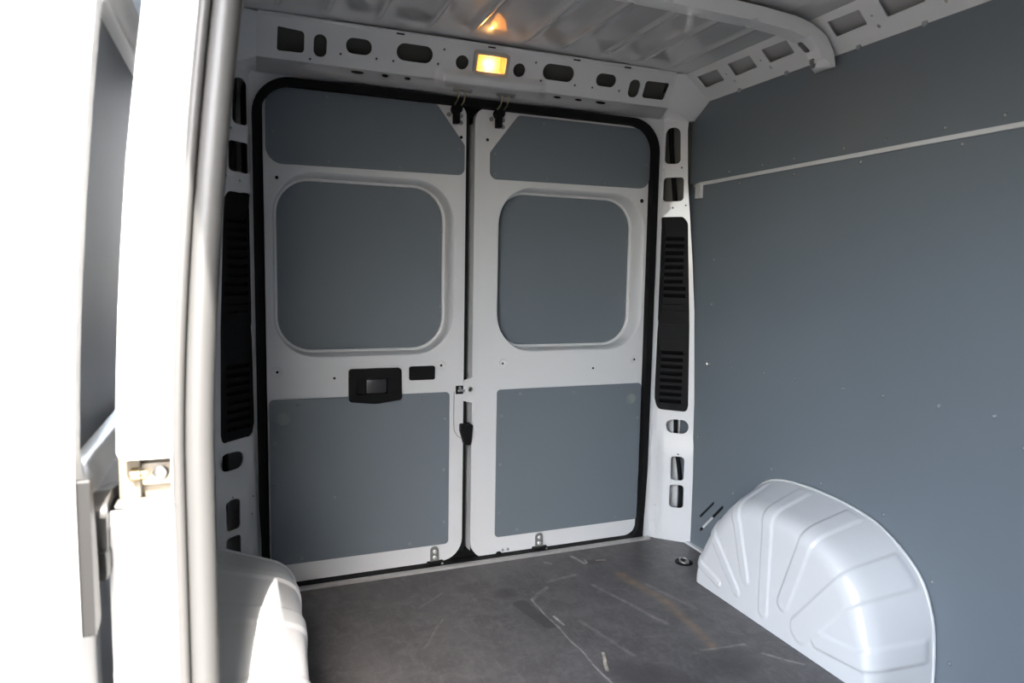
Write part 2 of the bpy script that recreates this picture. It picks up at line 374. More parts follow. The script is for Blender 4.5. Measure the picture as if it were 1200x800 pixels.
# rolled lip between header and seal
bm = bmesh.new()
lip_ = lip = [(.03, 1.800), (.0, 1.797), (-.018, 1.797), (-.034, 1.800), (-.044, 1.806), (-.049, 1.814), (-.055, 1.835)]
def fade(j, t):
    a = Vector(lip_[j]); b = Vector((.012-.067*(j/6), 1.795+.04*(j/6))); return tuple(a.lerp(b, t))
rows = []
for x in [-.79, -.75, -.70, -.65, -.60, -.55, -.5, -.25]+[-.21+.01*i for i in range(49)]+[.5, .55, .60, .65, .70, .75, .79]:
    e0 = hdr(x, 0, 0); k = boss(x); t = sm(abs(x), .50, .78)
    rows.append([(x, y-k*(.9 if i else .2)*(i/6), z-k*.5*(i/6)) for i, (y, z) in enumerate([fade(j, t) for j in range(6)])]+[tuple(e0)])
loft(bm, rows); bmesh.ops.solidify(bm, geom=bm.faces[:], thickness=.002)
lipo = link('header_lip', bm, WHITE, header, 50)
for x in (.182, .29, .38): put(HOLE, 'slot', (0, 0, 0), lipo).matrix_world = Matrix.Translation((x, -.0525, 1.824)) @ Matrix.Diagonal((2.6, 1, .7, 1))
for x, w in ((.478, 6), (-.466, 6), (-.371, 3), (-.292, 3)): put(HOLE, 'slot', (0, 0, 0), lipo).matrix_world = Matrix.Translation((x, -.0525, 1.824)) @ Matrix.Diagonal((w/1.6, 1, .9, 1))
# dark seal and the rebate behind it
bm = bmesh.new()
so = rpoly([(-.787, -.03, .02), (.772, -.03, .02), (.786, .3, .5), (.788, 1.793, .13), (-.806, 1.793, .13), (-.806, .3, .5)], 10)
si = rpoly([(-.766, .012, .05), (.750, .012, .05), (.760, .3, .5), (.757, 1.766, .105), (-.780, 1.766, .105), (-.780, .3, .5)], 10)
def seal(u, v, d): return Vector((u, -.012+d, v))
plate(bm, so, [si], seal, .045); link('door_seal', bm, RUBBER, wall_rear)
bm = bmesh.new(); plate(bm, rrect(-.822, .0, .822, 1.825, .01), [rpoly([(-.800, -.05, .0), (.782, -.05, .0), (.782, 1.786, .125), (-.800, 1.79, .125)], 10)], lambda u, v, d: Vector((u, .002+d, v)), .004); link('seal_flange', bm, WHITE, wall_rear)
bm = bmesh.new(); plate(bm, rrect(-.84, -.06, .84, 1.83, .1), [rrect(-.752, .035, .752, 1.74, .1)], lambda u, v, d: Vector((u, .055+d, v)), .02); link('door_rebate', bm, RUBBER, wall_rear)
bm = bmesh.new(); box(bm, (-1.0, .10, 1.76), (1.0, .115, 2.03)); [box(bm, (min(s_*.76, s_*1.04), .116, -.3), (max(s_*.76, s_*1.04), .13, 2.03)) for s_ in (1, -1)]; box(bm, (-1.0, .116, -.3), (1.0, .13, .03)); link('rear_skin', bm, SKIN, wall_rear)
# corner pillars
EDGE = [(-.05, .176), (.30, .174), (.60, .166), (1.0, .150), (1.20, .134), (1.41, .114), (1.54, .101), (1.76, .091), (1.83, .10), (1.90, .12)]
def edge(z):
    for (a, p), (b, q) in zip(EDGE, EDGE[1:]):
        if z <= b: return p+(q-p)*max(0, (z-a)/(b-a))
    return EDGE[-1][1]
def pillar_fn(s):
    eu = Vector((s*.7547, -.656, 0)); nb = Vector((s*.656, .7547, 0))
    def f(u, v, d):
        b = .011*sm(u, .015, .045)*(1-sm(v, .36, .50)) - .010*(1-sm(u, -.02, .006))*(1 if v > .46 else .5)
        return Vector((s*.815, -.005, v))+eu*u+nb*(d-b)
    return f
for s in (1, -1):
    f = pillar_fn(s)
    zz = [-.02, .1, .2, .3, .4, .43, .46, .6, .8, 1.0, 1.2, 1.41, 1.54, 1.65, 1.76, 1.83]
    outer = [(-.020, z) for z in zz]+[(edge(z), z) for z in reversed(zz)]
    vent = rpoly([(-.017, 1.385, .012), (.0, 1.40, .02), (.088, 1.40, .02), (.108, 1.375, .02), (.132, .95), (.141, .60, .02), (.135, .572, .025), (.012, .576, .025), (-.004, .62, .02), (-.012, .95)])
    holes = [vent, rpoly([(.002, 1.62, .018), (.068, 1.618, .018), (.062, 1.768, .028), (.004, 1.768, .028)]), rpoly([(-.002, 1.463, .018), (.086, 1.465, .016), (.084, 1.563, .014), (.002, 1.563, .014)]),
             rrect(.051, .476, .146, .536, .028), rrect(.079, .272, .136, .377, .016), rrect(.078, .150, .139, .252, .016)]
    holes += [circ(u, v, .004, 8) for u, v in ((-.002, 1.597), (.073, 1.602), (-.012, 1.447), (.096, 1.447), (.043, 1.437), (.108, .386), (.018, .30), (.01, .36), (.012, .08), (.02, .15))]
    bm = bmesh.new(); plate(bm, outer, holes, f, .004, grid(-.02, .17, 16, .02, .56, 18)+[(.004, z) for z in zz])
    # edge folded back to the side wall, and the cap that runs into the header and roof rail
    rows = [[f(edge(z), z, 0), Vector((s*.946, f(edge(z), z, 0).y+.085, z))] for z in zz]
    loft(bm, rows)
    ue = edge(1.79)
    lo_ = [f(-.02+(ue+.02)*i/6, 1.79, 0) for i in range(7)]
    hi_ = [Vector((s*.79, *fade(j, 1))) for j in range(7)]
    md_ = [a.lerp(b, .5)+Vector((s*.004, .012, .010))*math.sin(math.pi*i/6) for i, (a, b) in enumerate(zip(lo_, hi_))]
    loft(bm, [lo_, md_, hi_])
    top1 = lo_[-1]; H0 = hi_[-1]; H1 = Vector((s*.785, -.11, 1.957))
    R0, R1 = Vector((s*.941, -.125, 1.862)), Vector((s*.833, -.125, 1.957)); W0 = Vector((s*.941, -.03, 1.80))
    vs = [bm.verts.new(p) for p in (top1, H0, H1, R0, R1, W0)]
    for q in ((0, 3, 1), (1, 3, 4, 2), (0, 5, 3)): bm.faces.new([vs[i] for i in q])
    pil = link('corner_pillar', bm, WHITE, wall_rear, 62)
    # inner wall of the box section seen through the holes, upper part coloured dark for shade
    for za, zb, im in ((0, .56, WHITE), (.56, 1.8, PILLAR_SHADE)):
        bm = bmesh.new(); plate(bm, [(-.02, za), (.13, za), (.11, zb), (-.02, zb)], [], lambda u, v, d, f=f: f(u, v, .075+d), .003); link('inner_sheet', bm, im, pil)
    bm = bmesh.new(); tube(bm, [f(.105+.018*math.sin(z*9), z, .045) for z in [i*.04 for i in range(3, 15)]], .009, 8); link('cable', bm, RUBBER, pil, 60)
    bm = bmesh.new(); tube(bm, [f(.035+.02*math.sin(z*6), z, .05) for z in [1.42+i*.04 for i in range(10)]], .010, 8); link('cable', bm, RUBBER, pil, 60)
    # vent trim: a thing of its own
    bm = bmesh.new()
    vin = [(p[0]+(.06-p[0])*.02, p[1]+(.98-p[1])*.004) for p in vent]
    slots = []
    for z0, n, st in ((1.06, 9, .030), (.605, 8, .030)):
        for i in range(n):
            z = z0+i*st; slots.append(rrect(.016, z, .112 if z < 1.1 else .098, z+.017, .004, 2))
    slots += [rrect(.016, 1.027, .105, 1.034, .002, 2), rrect(.016, 1.002, .052, 1.009, .002, 2), rrect(.062, 1.002, .105, 1.009, .002, 2)]
    def vf(u, v, d, f=f): return f(u, v, .003+d)
    plate(bm, vin, slots, vf, .006)
    side = 'right' if s > 0 else 'left'
    vt = link('vent_trim', bm, BLACK)
    tag(vt, 'tall black slatted vent panel in the pillar between rear door and grey wall' if s > 0 else 'tall black vent panel in the shaded pillar beside the left rear door', 'vent', 'black vent panels in the rear pillars')
    bm = bmesh.new(); plate(bm, [(.006, .585), (.125, .585), (.10, 1.37), (.0, 1.37)], [], lambda u, v, d, f=f: f(u, v, .024+d), .004); link('back_plate', bm, BLACK, vt)
    for (z0, n, st) in ((1.06, 9, .030), (.605, 8, .030)):
        for i in range(n):
            z = z0+i*st+.004; u1 = .110 if z < 1.1 else .096
            bm = bmesh.new(); vs = [bm.verts.new(vf(u, v, d)) for u in (.018, u1) for v, d in ((z+.013, .001), (z+.016, .003), (z-.002, .018), (z-.005, .016))]
            for q in ((0, 1, 2, 3), (4, 5, 6, 7), (0, 1, 5, 4), (1, 2, 6, 5), (2, 3, 7, 6), (3, 0, 4, 7)): bm.faces.new([vs[k] for k in q])
            link('slat', bm, BLACK, vt)
    for zc in (.94, .87): 
        bm = bmesh.new(); plate(bm, rrect(.02, zc-.003, .11, zc+.003, .001, 2), [], lambda u, v, d, f=f: f(u, v, .0015+d), .003); link('rib', bm, BLACK, vt)

# ------------------------------------------------------------------ side walls
def side_wall(s):
    name = 'wall_right' if s > 0 else 'wall_left'
    X = .94
    bm = bmesh.new()
    zs = [-.25, .2, .85, 1.0, 1.2, 1.4, 1.6, 1.8, 2.0]
    y0, y1 = (-3.6, .11) if s > 0 else (-1.40, .11)
    k_ = 0 if s > 0 else .034
    loft(bm, [[(s*(1.032-k_-lean(z)*.9+.001), y, z) for z in zs] for y in (y0 if s > 0 else -1.372, y1+.02)])
    box(bm, (min(s*.86, s*1.02), -3.6, 1.99), (max(s*.86, s*1.02), .13, 2.03))
    if s < 0: loft(bm, [[(s*(1.032-lean(z)*.9), y, z) for z in zs] for y in (-3.6, -2.68)]); box(bm, (-.975, -2.68, 1.79), (-.945, -1.39, 1.96))
    w = link(name, bm, SKIN, smooth=50)
    tag(w, 'tall side wall lined with large grey plywood panels' if s > 0 else 'side wall strip with door pillar beside the open sliding door', 'wall', kind='structure')
    ya, yb = (-3.5, -.02) if s > 0 else (-1.30, -.02)
    def wf(u, v, d): return Vector((s*(X+d), u, v))
    # lower lining
    bm = bmesh.new(); holes = []
    if s > 0:
        def slot(a, b, w):
            a = Vector(a); b = Vector(b); t = (b-a).normalized(); n = Vector((-t.y, t.x))*w
            return [tuple(p) for p in (a+n, a-t*w, a-n, b-n, b+t*w, b+n)]
        holes = [slot((-.187, .139), (-.270, .226), .005), slot((-.192, .083), (-.326, .227), .0065)]
    plate(bm, [(ya, .004), (yb, .004), (yb, 1.527), (ya, 1.527)], holes, wf, .006)
    lo = link('lining_panel', bm, PANEL, w)
    # upper lining
    bm = bmesh.new(); plate(bm, rpoly([(ya, 1.543), (yb, 1.543), (yb, 1.878), (ya, 1.878)]), [], wf, .006)
    hi = link('lining_panel', bm, PANEL, w)
    bm = bmesh.new(); box(bm, (min(s*.936, s*.95), ya, 1.528), (max(s*.936, s*.95), yb-.06, 1.542), .002); link('waist_rail', bm, WHITE, w)
    if s > 0:
        bm = bmesh.new(); box(bm, (.925, -.112, 1.475), (.94, -.075, 1.535), .003); link('tab', bm, WHITE, w)
        bm = bmesh.new(); tube(bm, [(.946, -.205, .100), (.946, -.26, .158)], .006, 8); link('rod', bm, WHITE, w)
        bm = bmesh.new(); box(bm, (.965, -.36, .05), (.97, -.15, .26)); link('backing', bm, DARK, w)
    P = [(-.343, .796), (-.522, .801), (-.672, .801), (-.876, .802), (-1.023, .803), (-1.2, .804), (-1.35, .806), (-1.5, .806), (-1.68, .806), (-.334, 1.511), (-.614, 1.510), (-.887, 1.512), (-1.208, 1.512), (-1.5, 1.512),
         (-.15, .474), (-.584, .455), (-.813, .47), (-1.055, .445), (-1.222, .307), (-1.29, .103), (-.385, .303), (-1.428, .741), (-.20, 1.039), (-.20, 1.22), (-1.6, .4)]
    Q = [(-.271, 1.563), (-.455, 1.563), (-.609, 1.563), (-.819, 1.564), (-.971, 1.564), (-1.156, 1.565), (-1.313, 1.566), (-1.5, 1.566)]
    screws(lo, [(s*X, y, z) for y, z in P if s > 0 or y > -1.28], R(90) if s < 0 else R(-90), SCREW_WALL)
    screws(hi, [(s*X, y, z) for y, z in Q if s > 0 or y > -1.28], R(-90) if s > 0 else R(90), SCREW_WALL)
    if s > 0:
        bm = bmesh.new(); disc(bm, (.939, -.197, .794), (-1, 0, 0), [(.011, -.001), (.011, .002), (.008, .003), (.006, .001), (0, .001)], 16); link('grommet', bm, STEEL, lo)
    # roof rail with stamped openings
    e = Vector((-s*.105, 0, .085)).normalized(); n = Vector((s*.085, 0, .105)).normalized()
    def rf(u, v, d): return Vector((s*.941, -u, 1.862))+e*v+n*d
    rh = []
    for a, b in ((.158, .277), (.338, .457), (.518, .635), (.806, .922), (.988, 1.108), (1.18, 1.30), (1.37, 1.49), (1.6, 1.72), (1.8, 1.92)):
        rh.append(rpoly([(a, .062, .004), (b, .064, .004), (b+.004, .119, .004), (a+.004, .121, .004)], 3))
    rh += [circ(u, .085, .004, 8) for u in (.305, .49, .95, 1.14)] + [rrect(u, .040, u+.009, .052, .003, 3) for u in (.315, .505, .945, 1.15)]
    bm = bmesh.new(); plate(bm, [(.11, .0), (3.5, .0), (3.5, .148), (.11, .148)], rh, rf, .004)
    rail = link('roof_rail', bm, WHITE, w)
    bm = bmesh.new(); box(bm, (min(s*.955, s*.96), -3.5, 1.86), (max(s*.955, s*.96), -.1, 1.95)); link('rail_inner', bm, mat('bare_rail_paint', (.34, .32, .28), .5), rail)
    for u in (.062, .312, .554, .855, 1.075, 1.35):
        if u > .1:
            bm = bmesh.new(); box(bm, (-.008, -.003, -.007), (.008, .003, .007), .002); o = link('clip', bm, SCREWM, rail); o.location = rf(u, .006, -.002); o.rotation_euler = (0, 0, R(90))
            oo = put(SCREW, 'screw', (0, 0, 0), rail); oo.location = rf(u, .004, -.005); oo.rotation_euler = (0, 0, R(-90)*s)
    return w
wall_right = side_wall(1)
wall_left = side_wall(-1)

# front bulkhead, behind the camera
bm = bmesh.new(); box(bm, (-1.0, -3.62, -.1), (1.0, -3.57, 2.0)); tag(link('wall_front', bm, PANEL), 'grey bulkhead that closes the front of the cargo bay', 'wall', kind='structure')

# pillar of the sliding door opening (rear jamb), with its seal
def jam(u, v, d): return Vector((u+lean(v), -1.385+d, v))
bm = bmesh.new()
jo = rpoly([(-1.040, -.30), (-.948, -.30), (-.948, 1.90), (-1.018, 1.90), (-1.026, 1.3), (-1.026, .866, .014), (-.955, .866), (-.955, .806), (-1.040, .790)])
plate(bm, jo, [], jam, .004, [(-.985, z*.1) for z in range(-2, 19)]+[], seg=.08)
pil = link('door_pillar', bm, WHITE, wall_left, 40)
bm = bmesh.new()
prof = [(-.955, -1.381)]+[(-.945+.008*math.cos(R(a)), -1.390+.008*math.sin(R(a))) for a in range(200, 345, 24)]+[(-.9165+.0205*math.cos(R(a)), -1.378+.0205*math.sin(R(a))) for a in range(190, 391, 20)]+[(-.912, -1.350), (-.925, -1.30), (-.941, -1.29)]
loft(bm, [[(x+lean(z), y, z) for x, y in prof] for z in [-.02+.06*i for i in range(33)]])
link('pillar_edge', bm, SEALW, pil, 50)
bm = bmesh.new(); box(bm, (-.975, -1.384, 1.79), (-.90, -1.27, 1.9)); link('pillar_head', bm, WHITE, pil)
for z in (.70, .745, .79, .835): put(SCREW, 'screw', (-.9395, -1.2, z), pil, (0, 0, R(90)))
# roller bracket in the notch
bm = bmesh.new(); box(bm, (-1.03, -1.345, .795), (-.95, -1.28, .875), .004); brk = link('rail_pocket', bm, CREAM, pil)
bm = bmesh.new(); box(bm, (-.999, -1.358, .819), (-.952, -1.344, .853), .004); link('roller_plate', bm, CREAM, brk, 40)
bm = bmesh.new(); disc(bm, (-.972, -1.358, .838), (0, -1, 0), [(.011, -.002), (.011, .003), (.008, .005), (.006, .003), (0, .003)], 14); link('bolt', bm, STEEL, brk, 40)
bm = bmesh.new(); tube(bm, [(-1.012, -1.352, .836), (-.99, -1.352, .836)], .010, 12); link('roller', bm, BRASSY, brk, 40)
bm = bmesh.new(); box(bm, (-1.03, -1.39, .796), (-.95, -1.36, .802), .002); link('rail_edge', bm, GALV, brk)
# sill of the side opening
bm = bmesh.new(); box(bm, (-1.035, -2.68, -.30), (-.94, -1.39, -.03), .006); link('side_sill', bm, WHITE, wall_left, 40)

# ------------------------------------------------------------------ rear doors
YD = .02
def dface(u, v, d): return Vector((u, YD+d, v))
def ringloft(bm, outs, cls=True):
    loft(bm, [[Vector((p[0], y, p[1])) for p in lp] for y, lp in outs], True)
def lining(parent, outline, y, scr, label=None, plug=None):
    bm = bmesh.new(); plate(bm, outline, [], lambda u, v, d: Vector((u, y+d, v)), .006)
    o = link('lining_panel', bm, PANEL, parent)
    screws(o, [(x, y, z) for x, z in scr])
    if plug:
        bm = bmesh.new(); disc(bm, (plug[0], y, plug[1]), (0, -1, 0), [(.024, -.001), (.024, .0012), (.021, .0020), (.020, .0012), (0, .0012)], 24); link('access_plug', bm, PLUG, o, 40)
    return o
def latch(parent, x, mirror=1):
    bm = bmesh.new(); box(bm, (x-.011, -.008, 1.700), (x+.011, YD, 1.738), .003); box(bm, (x-.008, -.014, 1.728), (x+.008, YD, 1.752), .002)
    disc(bm, (x, YD, 1.752), (0, -1, 0), [(.019, 0), (.019, .034), (.016, .038), (0, .038)], 16)
    l = link('latch', bm, BLACK, parent, 40)
    for dx, z in ((-.025, 1.733), (.022, 1.733), (.022, 1.708)):
        bm = bmesh.new(); disc(bm, (x+dx, YD, z), (0, -1, 0), [(.0085, 0), (.0085, .003), (.006, .005), (.004, .003), (0, .003)], 12); link('bolt', bm, GALV, l)
    return l
def striker(x):
    o = wall_rear
    bm = bmesh.new(); box(bm, (x-.034, -.074, 1.801), (x+.036, -.054, 1.808), .002); st = link('striker', bm, GALV, o)
    for dx in (-.013, .012):
        bm = bmesh.new(); tube(bm, [(x+dx, -.064, 1.803), (x+dx, -.060, 1.785), (x+dx, -.045, 1.770), (x+dx, -.012, 1.762)], .003, 8); link('prong', bm, BRASSY, st, 50)
    for dx in (-.027, .028):
        bm = bmesh.new(); disc(bm, (x+dx, -.065, 1.801), (0, 0, -1), [(.006, 0), (.006, .003), (0, .004)], 10); link('bolt', bm, GALV, st)
def floor_bracket(parent, x):
    bm = bmesh.new(); plate(bm, rpoly([(x-.017, .004), (x+.017, .004), (x+.017, .078, .017), (x-.017, .078, .017)]), [], lambda u, v, d: Vector((u, YD-.006+d, v)), .005)
    b = link('bracket', bm, GALV, parent)
    for z in (.058, .034):
        bm = bmesh.new(); disc(bm, (x, YD-.006, z), (0, -1, 0), [(.008, -.001), (.008, .003), (.005, .005), (.003, .002), (0, .002)], 12); link('bolt', bm, STEEL, b)
    bm = bmesh.new(); box(bm, (x-.03, -.004, .008), (x+.035, YD+.01, .020), .003); link('catch', bm, BLACK, b)
    bm = bmesh.new(); disc(bm, (x+.026, -.004, .014), (0, -1, 0), [(.005, 0), (.005, .002), (0, .003)], 10); link('bolt', bm, STEEL, b)
def door_leaf(name, label, outline, winr, winp, yq):
    """Door sheet with a rounded window recess whose floor lies at depth yq."""
    bm = bmesh.new()
    x0, z0, x1, z1, r = winr
    ol = rrect(x0, z0, x1, z1, r, 10)
    plate(bm, outline, [ol], dface, .030)
    d = tag(link(name, bm, WHITE), label, 'door', kind='structure')
    a0, b0, a1, b1, rp = winp
    rows = []
    for k in range(9):
        t = k/8; a = t*math.pi/2; kk = math.sin(a)**1.3; yy = YD+(yq-YD)*(1-math.cos(a))**.8
        yy = YD+(yq-.006-YD)*(t**1.4); kk = 1-(1-t)**2.2
        rows.append((yy, rrect(x0+(a0-x0)*kk, z0+(b0-z0)*kk, x1+(a1-x1)*kk, z1+(b1-z1)*kk, r+(rp-r)*kk, 10)))
    rows.append((yq-.006, rrect(a0+.008, b0+.008, a1-.008, b1-.008, rp-.008, 10)))
    rows.append((yq+.002, rrect(a0+.010, b0+.010, a1-.010, b1-.010, rp-.010, 10)))
    bm = bmesh.new(); ringloft(bm, rows)
    link('window_surround', bm, WHITE, d, 60)
    bm = bmesh.new(); plate(bm, outline, [], lambda u, v, dd: Vector((u, .112+dd, v)), .004); link('outer_skin', bm, SKIN, d)
    return d
OL = rpoly([(-.771, .014, .05), (-.050, .014, .085), (-.050, 1.772, .035), (-.772, 1.772, .085)], 8)
d1 = door_leaf('door_1', 'white rear door leaf with black inside handle and three grey panels', OL, (-.752, .838, -.094, 1.490, .155), (-.738, .848, -.110, 1.476, .128), .1)
lining(d1, rpoly([(-.764, 1.509, .055), (-.057, 1.515, .025), (-.057, 1.626, .02), (-.165, 1.764, .02), (-.762, 1.764, .06)]), YD-.006,
       [(-.56, 1.747), (-.261, 1.745), (-.740, 1.615), (-.078, 1.610), (-.556, 1.527), (-.304, 1.526), (-.08, 1.535)])
lining(d1, rrect(-.735, .850, -.113, 1.473, .125, 10), .1, [(-.575, 1.464), (-.30, 1.464), (-.121, 1.31), (-.124, 1.015), (-.55, .858), (-.30, .858), (-.728, 1.26), (-.728, 1.055)])
lining(d1, rrect(-.766, .085, -.108, .690, .015), YD-.006, [(-.666, .668), (-.214, .671), (-.125, .587), (-.129, .384), (-.127, .174), (-.748, .536), (-.751, .378), (-.544, .318), (-.661, .103), (-.262, .103)], plug=(-.719, .623))
d2_out = rpoly([(-.015, -.002, .085), (.16, -.004), (.21, .006), (.766, .012, .075), (.768, 1.772, .085), (-.015, 1.772, .05)], 8)
d2 = door_leaf('door_2', 'white rear door leaf next to the grey wall, with three grey panels', d2_out, (.083, .838, .745, 1.490, .155), (.098, .850, .726, 1.476, .128), .1)
lining(d2, rpoly([(.046, 1.509, .03), (.757, 1.515, .045), (.759, 1.757, .05), (.160, 1.757, .02), (.046, 1.610, .02)]), YD-.006,
       [(.267, 1.737), (.574, 1.739), (.066, 1.604), (.742, 1.611), (.284, 1.525), (.542, 1.525), (.066, 1.53)])
lining(d2, rrect(.101, .852, .723, 1.473, .125, 10), .1, [(.29, 1.464), (.52, 1.464), (.714, 1.29), (.712, 1.04), (.27, .860), (.56, .860), (.109, 1.2)])
lining(d2, rrect(.089, .083, .755, .689, .015), YD-.006, [(.188, .669), (.426, .664), (.651, .668), (.108, .582), (.106, .384), (.104, .186), (.741, .537), (.742, .189), (.646, .103), (.184, .104)], plug=(.706, .623))
# right leaf: rebated closing edge beside the gap
bm = bmesh.new(); loft(bm, [[(-.015, YD, z), (-.017, .045, z), (-.020, .072, z), (-.036, .076, z), (-.040, .11, z)] for z in (.04, .4, .8, 1.2, 1.715)]); link('closing_edge', bm, WHITE, d2, 40)
bm = bmesh.new(); box(bm, (-.10, .10, .0), (.02, .111, 1.78)); link('centre_seal', bm, RUBBER, d2)
bm = bmesh.new(); box(bm, (-.056, .024, .04), (-.036, .06, 1.76), .003); link('edge_seal', bm, RUBBER, d1)
latch(d1, -.094); latch(d2, .074); striker(-.094); striker(.074)
floor_bracket(d1, -.163); floor_bracket(d2, .286)
# inside handle of the left leaf
bm = bmesh.new()
ho = rpoly([(-.492, .672, .012), (-.393, .660, .15), (-.297, .672, .012), (-.299, .792, .012), (-.491, .792, .012)])
cut = rrect(-.463, .697, -.352, .757, .006, 4)
plate(bm, ho, [cut], lambda u, v, d: Vector((u, YD-.016+d-.006*(1-abs((v-.727)/.066)**2), v)), .022, grid(-.48, -.31, 8, .675, .785, 6))
hb = link('handle_bezel', bm, BLACK, d1, 50)
bm = bmesh.new(); box(bm, (-.468, YD-.002, .692), (-.348, YD+.002, .762)); link('handle_cup', bm, DARK, hb)
bm = bmesh.new(); box(bm, (-.430, YD-.022, .700), (-.355, YD-.004, .754), .008); link('lever', bm, mat('lever_plastic', (.03, .03, .032), .32), hb, 40)
bm = bmesh.new(); plate(bm, rrect(-.266, .741, -.166, .794, .008), [], lambda u, v, d: Vector((u, YD-.005+d, v)), .006); link('cover_plate', bm, BLACK, d1)
for d, pts in ((d1, ((-.737, .789), (-.541, .760), (-.141, .794))), (d2, ((.112, .793), (.519, .761), (.718, .792)))):
    for i, (x, z) in enumerate(pts):
        if i != 1: put(EMB, 'embossed_ring', (x, YD, z), d)
        put(HOLE, 'hole', (x, YD-.001, z), d, sc=.8)
put(HOLE, 'hole', (-.729, 1.462+.038, YD), d1).location = (-.729, YD-.001, 1.462); put(HOLE, 'hole', (.728, YD-.001, 1.464), d2, sc=1.4)
put(HOLE, 'hole', (-.07, YD-.001, 1.655), d1); put(HOLE, 'hole', (.035, YD-.001, 1.655), d2)
# centre lock, door stop and lower lock
bm = bmesh.new(); box(bm, (-.082, YD-.003, .679), (-.050, YD+.02, .712), .003); lk = link('lock_case', bm, BLACK, d1)
bm = bmesh.new(); box(bm, (-.074, YD-.008, .688), (-.045, YD-.002, .698), .002); disc(bm, (-.066, YD-.004, .704), (0, -1, 0), [(.006, 0), (.006, .003), (0, .004)], 10); link('lock_tongue', bm, STEEL, lk)
bm = bmesh.new(); plate(bm, rpoly([(-.052, .652, .006), (-.010, .640, .004), (-.010, .745, .004), (-.052, .732, .006)]), [], lambda u, v, d: Vector((u, YD-.003+d, v)), .05)
sp = link('striker_plate', bm, WHITE, d2)
bm = bmesh.new(); disc(bm, (-.024, YD-.003, .697), (0, -1, 0), [(.011, -.001), (.011, .002), (.007, .003), (.005, .0), (0, .0)], 14); link('bolt', bm, GALV, sp)
bm = bmesh.new(); plate(bm, rpoly([(-.066, .535, .006), (-.05, .48, .004), (-.024, .478, .006), (-.016, .56, .006), (-.066, .563, .006)]), [], lambda u, v, d: Vector((u, YD-.022+d, v)), .045); link('door_stop', bm, BLACK, d2)
bm = bmesh.new(); tube(bm, [(-.088, YD-.001, .69), (-.089, YD-.001, .57), (-.086, YD-.001, .535), (-.075, YD-.001, .515), (-.06, YD-.001, .505)], .0016, 6); link('stop_cord', bm, GALV, d1)
for x in (.125, .148):
    bm = bmesh.new(); disc(bm, (x, YD, .024), (0, -1, 0), [(.006, -.001), (.006, .003), (.004, .004), (0, .003)], 10); link('bolt', bm, GALV, d2)
bm = bmesh.new(); disc(bm, (.108, YD, .008), (0, -1, 0), [(.013, 0), (.013, .008), (.009, .012), (0, .012)], 14); link('buffer', bm, RUBBER, d2)

# ------------------------------------------------------------------ dome lamp on the header
bm = bmesh.new(); plate(bm, rrect(-.062, .036, .072, .113, .010), [rrect(-.050, .047, .060, .102, .005)], lambda u, v, d: hdr(u, v, d-.014), .022)
lamp = tag(link('dome_lamp', bm, BEZEL, smooth=30), 'small lit rectangular interior lamp on the white header above the rear doors', 'lamp')
bm = bmesh.new()
a = rrect(-.050, .047, .060, .102, .005); b = rrect(-.044, .053, .054, .096, .004)
loft(bm, [[hdr(*p, 0) for p in a], [hdr(*p, .020) for p in b]], True); bm.faces.new([bm.verts.new(hdr(*p, .020)) for p in b]); link('reflector', bm, REFL, lamp)
bm = bmesh.new(); plate(bm, rrect(-.0505, .0465, .0605, .1025, .005), [], lambda u, v, d: hdr(u, v, d-.011), .002); link('lens', bm, LENS, lamp)
bm = bmesh.new(); tube(bm, [hdr(-.016+.004*i, .071, .009) for i in range(9)], [.002, .005, .006, .006, .006, .006, .006, .005, .002], 10); link('bulb', bm, BULB, lamp, 60)

# ------------------------------------------------------------------ wheel arches
OW = [(-.380, -.01), (-.382, .03), (-.388, .08), (-.398, .13), (-.418, .20), (-.450, .272), (-.508, .352), (-.569, .405), (-.636, .43), (-.716, .440), (-.814, .442), (-.948, .432), (-1.05, .407), (-1.128, .363), (-1.186, .313), (-1.22, .254), (-1.241, .182), (-1.25, .088), (-1.252, -.01)]
OF = [(-.460, -.01), (-.461, .03), (-.468, .08), (-.478, .125), (-.515, .20), (-.580, .285), (-.635, .330), (-.70, .358), (-.77, .372), (-.84, .377), (-.91, .376), (-.98, .366), (-1.045, .340), (-1.10, .295), (-1.140, .245), (-1.168, .185), (-1.185, .12), (-1.192, .05), (-1.193, -.01)]
def resample(P, n):
    P = [Vector(p) for p in P]; Q = []
    for i in range(len(P)-1):                               # Catmull-Rom
        p0, p1, p2, p3 = P[max(i-1, 0)], P[i], P[i+1], P[min(i+2, len(P)-1)]
        for k in range(12):
            t = k/12; Q.append(.5*((2*p1)+(p2-p0)*t+(2*p0-5*p1+4*p2-p3)*t*t+(3*p1-p0-3*p2+p3)*t**3))
    Q.append(P[-1]); L = [0]
    for a, b in zip(Q, Q[1:]): L.append(L[-1]+(b-a).length)
    out = []; j = 0
    for i in range(n):
        s = L[-1]*i/(n-1)
        while j < len(L)-2 and L[j+1] < s: j += 1
        out.append(Q[j].lerp(Q[j+1], (s-L[j])/max(1e-9, L[j+1]-L[j])))
    return out, L[-1]
NT, NS, NR = 260, 34, 44
def inset(p):
    k = 1-.10*sm(p[1], .03, .20); return (-.83+(p[0]+.83)*k, p[1]*k)
OF = [inset(p) for p in OF]
PW, _ = resample(OW, NT); PF, LF = resample(OF, NT)
RIBF = [((-.535, .205), (-.668, .062), .017), ((-.640, .330), (-.708, .125), .018), ((-.795, .372), (-.800, .055), .021), ((-.965, .368), (-.885, .120), .023), ((-1.125, .265), (-.962, .070), .040), ((-.462, .08), (-.57, .05), .014), ((-1.187, .09), (-1.03, .072), .026)]
ribs = []
for st, en, w in RIBF:
    i = min(range(NT), key=lambda k: (PF[k]-Vector(st)).length); ribs.append((i, PF[i].copy(), Vector(en), w))
